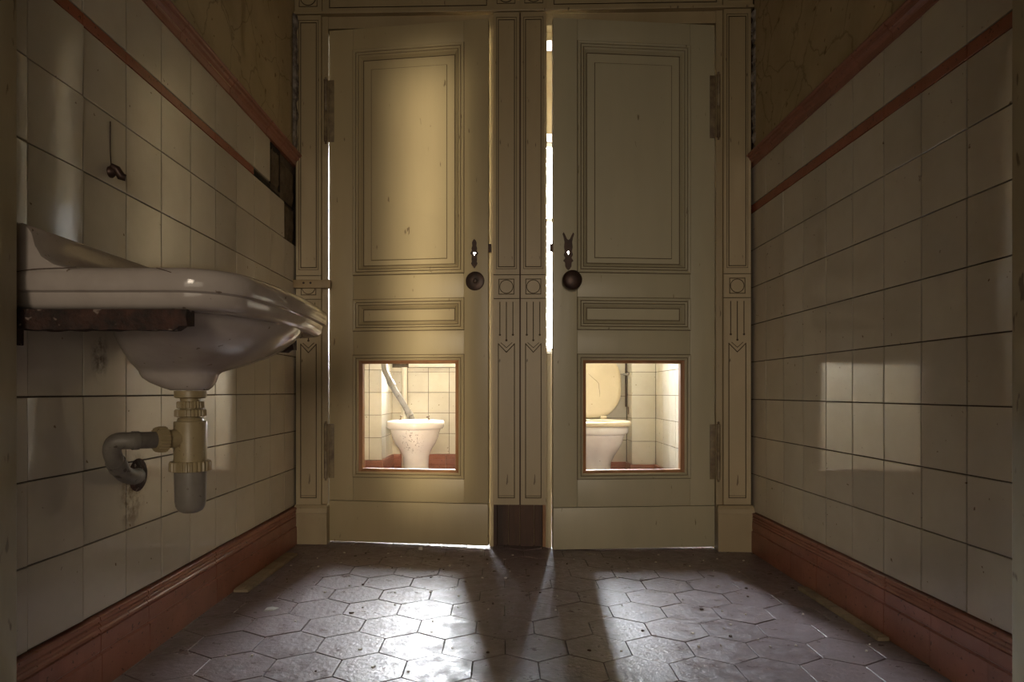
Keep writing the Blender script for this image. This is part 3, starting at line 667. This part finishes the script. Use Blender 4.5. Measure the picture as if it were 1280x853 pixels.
def smooth_path(pts, n=6):
    P_ = [Vector(p) for p in pts]; P_ = [2 * P_[0] - P_[1]] + P_ + [2 * P_[-1] - P_[-2]]; out = []
    for i in range(1, len(P_) - 2):
        for k in range(n):
            t = k / n; a, b, c, d = P_[i - 1:i + 3]
            out.append(0.5 * ((2 * b) + (-a + c) * t + (2 * a - 5 * b + 4 * c - d) * t * t + (-a + 3 * b - 3 * c + d) * t ** 3))
    return out + [P_[-2]]
fp = empty('flush_pipe', (-0.70, 4.6, 0)); tag(fp, 'dull grey flush pipe curving down behind the seatless toilet', 'pipe')
off = Vector((-0.70, 4.6, 0))
mb = MB(); mb.tube([p - off for p in smooth_path([(-0.780, 4.24, 1.75), (-0.780, 4.24, 1.1), (-0.7795, 4.24, .804), (-0.755, 4.26, .715), (-0.7195, 4.30, .631), (-0.680, 4.40, .545), (-0.636, 4.50, .437), (-0.620, 4.515, .38)])], 0.0195, 14); fpp = mb.build('pipe', 'flushpipe', fp, 60)
for q, (p, r_) in enumerate((((-.7375, 4.28, .674), .024), ((-.648, 4.475, .468), .025))):
    mb = MB(); mb.tube([Vector(p) - off + Vector((-.010, .004, .017)), Vector(p) - off + Vector((.010, -.004, -.017))], r_, 14); mb.build('pipe_collar', 'flushpipe', fpp, 40)
mb = MB(); mb.tube([(-0.71, 4.665, 0.005), (-0.71, 4.665, 0.797)], 0.021, 14)
tag(mb.build('waste_pipe', 'whitepipe', smooth=60), 'white upright pipe on the tiles behind the seatless toilet', 'pipe')
sp = empty('supply_pipe', (0.825, 4.30, 0)); tag(sp, 'thin dark supply pipe with valve beside the raised toilet lid', 'pipe')
mb = MB(); mb.tube([(0, 0, .52), (0, 0, 1.7)], .006, 10); mb.build('pipe', 'iron', sp, 60)
mb = MB(); mb.tube([(-.015, 0, .735), (.030, -.02, .740)], .008, 10); mb.tube([(.030, -.02, .72), (.030, -.02, .765)], .007, 8); mb.build('valve', 'greypipe', sp, 50)
mb = MB(); mb.tube([(.018, -.015, .47), (.018, -.015, .52)], .007, 8); mb.build('pipe_end', 'wood', sp, 50)

# ------------------------------------------------------------------ wash basin
wb = empty('wash_basin', (XL, 1.42, 0)); tag(wb, 'cracked grimy white wash basin fixed to the tiled wall', 'wash basin')
BY = 1.42; HB = 0.335
def basin_outline(ins, z, n=72, x_in=0.0):
    """from the wall, round the bowed front, back to the wall (local x from the wall, y from the basin's middle)"""
    out = []; hy = HB - ins; fx = 0.400 - ins; rc = 0.105 - ins * 0.6
    def front(yv): return fx - 0.030 * (abs(yv) / hy) ** 2.0
    ys = hy - rc
    pts = [(x_in, -hy)]
    m = 14
    cx = front(ys) - rc
    pts += [((cx) * t / 6, -hy) for t in range(1, 6)]
    pts += [(cx + rc * math.sin(a * PI / 2 / m), -ys - rc * math.cos(a * PI / 2 / m)) for a in range(m + 1)]
    pts += [(front(yv) if abs(yv) < ys else front(ys), yv) for yv in [-ys + 2 * ys * t / 16 for t in range(1, 16)]]
    pts += [(cx + rc * math.cos(a * PI / 2 / m), ys + rc * math.sin(a * PI / 2 / m)) for a in range(m + 1)]
    pts += [((cx) * t / 6, hy) for t in range(5, 0, -1)]
    pts += [(x_in, hy)]
    return [(max(px, 0.0), py, z) for px, py in pts]
mb = MB()
def hole(k, z, nn):
    """inner pool outline with the same number of points"""
    cx, cy = 0.215, 0.0; o_ = basin_outline(0, z); out = []
    for px, py, _ in o_:
        a = math.atan2(py, px - 0.19); out.append((0.222 + 0.140 * k * math.cos(a), 0.262 * k * math.sin(a), z))
    return out
rings = [basin_outline(.050, .763), basin_outline(.034, .762), basin_outline(.020, .764), basin_outline(.014, .770), basin_outline(.011, .782), basin_outline(.010, .789), basin_outline(.003, .792), basin_outline(.001, .797), basin_outline(.0, .815), basin_outline(.003, .825), basin_outline(.010, .831), basin_outline(.022, .833), basin_outline(.034, .831)]
rings += [hole(1.0, .829, 0), hole(.95, .815, 0), hole(.86, .76, 0), hole(.66, .715, 0), hole(.30, .692, 0), hole(.10, .688, 0)]
mb.loft(rings)
# upstand against the wall
prof = [(0, .80), (0.0, .906), (.020, .908), (.034, .903), (.042, .892), (.047, .872), (.058, .853), (.078, .840), (.105, .832), (.110, .80)]
N2 = 5
mb.loft([[(a, -HB + 0.004, b - 0.004) if 0 < i < 9 else (a, -HB + .004, b) for i, (a, b) in enumerate(prof)]] + [[(a, -HB + 0.012 + (2 * HB - .024) * k / N2, b) for a, b in prof] for k in range(N2 + 1)] + [[(a, HB - .004, b - .004) for a, b in prof]])
mb.build('basin', 'basin', wb, 38)
# hanging bowl and outlet neck
def sup(cx, cy, rx, ry, z, n=44, p=2.0):
    return [(max(0.0, q[0]), q[1], q[2]) for q in ell(cx, cy, rx, ry, z, n, p)]
mb = MB()
mb.loft([sup(.208, 0, .170, .275, .772), sup(.206, 0, .168, .270, .757), sup(.200, -.002, .160, .252, .738), sup(.190, -.005, .147, .222, .717), sup(.176, -.008, .130, .182, .697), sup(.160, -.012, .112, .138, .681), sup(.146, -.015, .094, .098, .670),
         sup(.139, -.018, .083, .076, .663), sup(.137, -.019, .079, .070, .657), sup(.138, -.019, .076, .066, .650), sup(.144, -.02, .067, .058, .640), sup(.152, -.02, .052, .048, .630), sup(.158, -.02, .038, .038, .623)])
mb.build('bowl', 'basin', wb, 60)
# hairline cracks across the near end and the front apron
def crack(pts, r=0.0008):
    c_ = MB(); c_.tube(smooth_path(pts, 3), r, 5); return c_.build('crack', 'crack', wb)
e = -HB - 0.0002
crack([(.00, e, .818), (.04, e, .826), (.085, e, .8285), (.10, e, .8288), (.12, e, .8305)], .0007)
crack([(.255, e + .0005, .829), (.285, e + .0035, .819), (.318, e + .014, .800), (.335, e + .022, .794)], .0007)
crack([(.362, -.268, .8135), (.371, -.248, .806), (.3775, -.225, .800), (.3795, -.215, .7965)], .0006)
wb.location = (XL, BY, 0)
# rusty brackets
for yv, cut, lab in ((1.102, 0.305, 'rusted iron bracket under the near end of the wash basin'), (1.718, 0.285, 'rusted iron bracket under the far end of the wash basin')):
    n_ = 26; rg = []
    for i in range(n_ + 1):
        x = cut * i / n_; j = lambda s_: 0.0035 * noise.noise(Vector((x * 40, yv * 7, s_)))
        tap = 1.0 if i < n_ - 1 else 0.6
        zc = 0.7425
        rg.append([(x, yv - .016 + j(1), zc - .0175 * tap + j(2)), (x, yv + .012, zc - .0175 * tap + j(3)), (x, yv + .012, zc + .017), (x, yv - .016 + j(4), zc + .017), (x, yv - .019 + j(5), zc + .004), (x, yv - .016 + j(6), zc - .006)])
    mb = MB(); mb.loft(rg)
    mb.box((-0.0, yv - .022, .700), (.006, yv + .018, .7605), 0, .002)
    o = mb.build('basin_bracket' , 'rust', smooth=50, loc=(XL + 0.0005, 0, 0)); tag(o, lab, 'bracket', 'iron brackets under the basin')

# ------------------------------------------------------------------ bottle trap
bt = empty('bottle_trap', (XL + .160, 1.40, 0)); tag(bt, 'yellowed plastic bottle trap hanging under the wash basin', 'drain trap')
def lat(name, prof, m, ribs=0, rd=0.0, seg=48, mtx=None): 
    b_ = MB(); b_.lathe(prof, mtx, seg, 0, ribs, rd); return b_.build(name, m, bt, 35)
K = 1.0
lat('tail_pipe', [(.0205, .560), (.0205, .6222)], 'plastic')
lat('flange_nut', [(.028, .606), (.032, .608), (.033, .6205), (.0325, .6218), (.024, .6222)], 'plastic')
lat('ribbed_nut', [(.024, .5835), (.0275, .585), (.0275, .597), (.0255, .599), (.021, .5995)], 'plastic', 1, .0022, 96)
lat('ribbed_nut', [(.026, .5655), (.0320, .567), (.0320, .5795), (.0300, .5815), (.022, .582)], 'plastic', 1, .0024, 104)
lat('trap_body', [(.0335, .455), (.0335, .468), (.0335, .5535), (.0325, .556), (.027, .5565), (.025, .563), (.020, .564)], 'plastic')
lat('cup_nut', [(.036, .4475), (.0425, .449), (.0425, .466), (.0405, .4695), (.034, .470)], 'plastic', 1, .0026, 112)
lat('trap_cup', [(.006, .357), (.016, .358), (.025, .363), (.0295, .372), (.0315, .385), (.0325, .449)], 'cup')['label'] = 'grey cup at the bottom'
# side outlet towards the wall
dirv = Vector((-.60, -.80, 0)).normalized()
A = Matrix.Translation((0, 0, .520)) @ dirv.to_track_quat('Z', 'Y').to_matrix().to_4x4()
lat('outlet_stub', [(.0195, .028), (.0195, .060)], 'plastic', mtx=A)
lat('outlet_nut', [(.020, .052), (.0275, .054), (.0275, .066), (.0255, .074), (.019, .075)], 'plastic', 1, .0022, 88, A)
P0 = dirv * .070 + Vector((0, 0, .520))
ep = smooth_path([P0, P0 + dirv * .020, (-.072, -.096, .521), (-.098, -.107, .519), (-.109, -.101, .500), (-.113, -.080, .472), (-.116, -.050, .449), (-.124, -.005, .436), (-.145, .050, .430), (-.166, .085, .429)], 5)
mb = MB(); mb.tube(ep, 0.0172, 18); el = mb.build('elbow_pipe', 'greypipe', bt, 60); el['label'] = 'dull grey bent drain pipe'
mb = MB(); mb.tube([ep[8], ep[10]], .0190, 18); mb.build('pipe_collar', 'greypipe', el, 40)
mb = MB(); mb.tube([ep[24], ep[27]], .0190, 18); mb.build('pipe_collar', 'greypipe', el, 40)
mb = MB()
mb.lathe([(.016, .007), (.025, .005), (.036, .002), (.038, .0005)], Matrix.Translation((-.1595, .080, .429)) @ Matrix.Rotation(PI / 2, 4, 'Y'), 30)
mb.build('wall_flange', 'rust', bt, 50)['label'] = 'rust-stained collar at the wall'

# small broken fitting hanging on the tiles above the basin
wh = empty('wall_hook', (XL, 1.374, 1.089)); tag(wh, 'small dark broken hook with a wire on the tiles above the basin', 'hook')
mb = MB(); mb.lathe([(.012, .0), (.0125, .004), (.009, .009), (.006, .013)], Matrix.Rotation(PI / 2, 4, 'Y'), 16); mb.build('hook_base', 'iron', wh, 50)
mb = MB(); mb.tube([(.006, -.004, .012), (.016, -.002, .006), (.022, .004, -.008), (.030, .008, -.010)], [.006, .008, .009, .007], 10); mb.build('hook_stub', 'iron', wh, 60)
mb = MB(); mb.tube(smooth_path([(.004, -.001, .010), (.002, -.001, .05), (.0015, .0, .108)], 4), .0012, 6); mb.build('wire', 'iron', wh)

# ------------------------------------------------------------------ loose things on the floor
def plank(name, p, q, wd, th, lab):
    p, q = Vector(p), Vector(q); L_ = (q - p).length
    mb = MB(); mb.box((0, -wd / 2, 0.0), (L_, wd / 2, th), 0, .0015); mb.box((L_ * .02, -wd * .2, th - .001), (L_, wd * .48, th + .0015), 0, .0008)
    p.z += fz(p.x); o = mb.build(name, 'strip', smooth=40, loc=p, rot=(0, 0, math.atan2(q.y - p.y, q.x - p.x))); return tag(o, lab, 'wood strip')
plank('wood_strip', (-.795, 1.955, .0008), (-.785, 2.40, .0008), .044, .009, 'loose wooden strip on the floor against the skirting below the basin wall')
plank('wood_strip', (.962, 1.625, .0008), (.955, 2.05, .0008), .030, .010, 'thin wooden strip on the floor against the skirting of the bare tiled wall')
def chip(name, x, y, r, th, m, lab, cat, group=None, n=6):
    a0 = random.random() * 6.28; mb = MB(); top = []; bot = []
    for i in range(n):
        a = a0 + 2 * PI * i / n; rr = r * random.uniform(.55, 1.1)
        bot.append((rr * math.cos(a), rr * math.sin(a), 0)); top.append((rr * .8 * math.cos(a), rr * .8 * math.sin(a), th * random.uniform(.6, 1.1)))
    mb.loft([bot, top]); o = mb.build(name, m, loc=(x, y, fz(x) + 0.0004)); return tag(o, lab, cat, group)
chip('tile_shard', -.652, 1.815, .026, .003, 'shard', 'pale flat shard on the lit floor near the basin side skirting', 'shard', n=5)
chip('plaster_lump', -.318, 2.515, .013, .014, 'crumb', 'small white plaster lump on the floor before the basin side door', 'plaster lump')
spots = []
while len(spots) < 95:
    x, y = random.uniform(-.76, .93), 1.36 + 1.12 * random.random() ** .8
    if all((x - a) ** 2 + (y - b) ** 2 > .0016 for a, b in spots) and (x + .652) ** 2 + (y - 1.815) ** 2 > .004: spots.append((x, y))
for x, y in spots[:65]:
    chip('plaster_chip', x, y, random.uniform(.0025, .006), random.uniform(.002, .004), 'crumb', 'tiny white plaster chip scattered on the hexagonal floor tiles', 'chip', 'white plaster chips on the floor')
for x, y in spots[65:]:
    chip('dirt_crumb', x, y, random.uniform(.003, .008), random.uniform(.002, .004), 'crumbdark', 'tiny dark crumb scattered on the hexagonal floor tiles', 'crumb', 'dark crumbs on the floor')
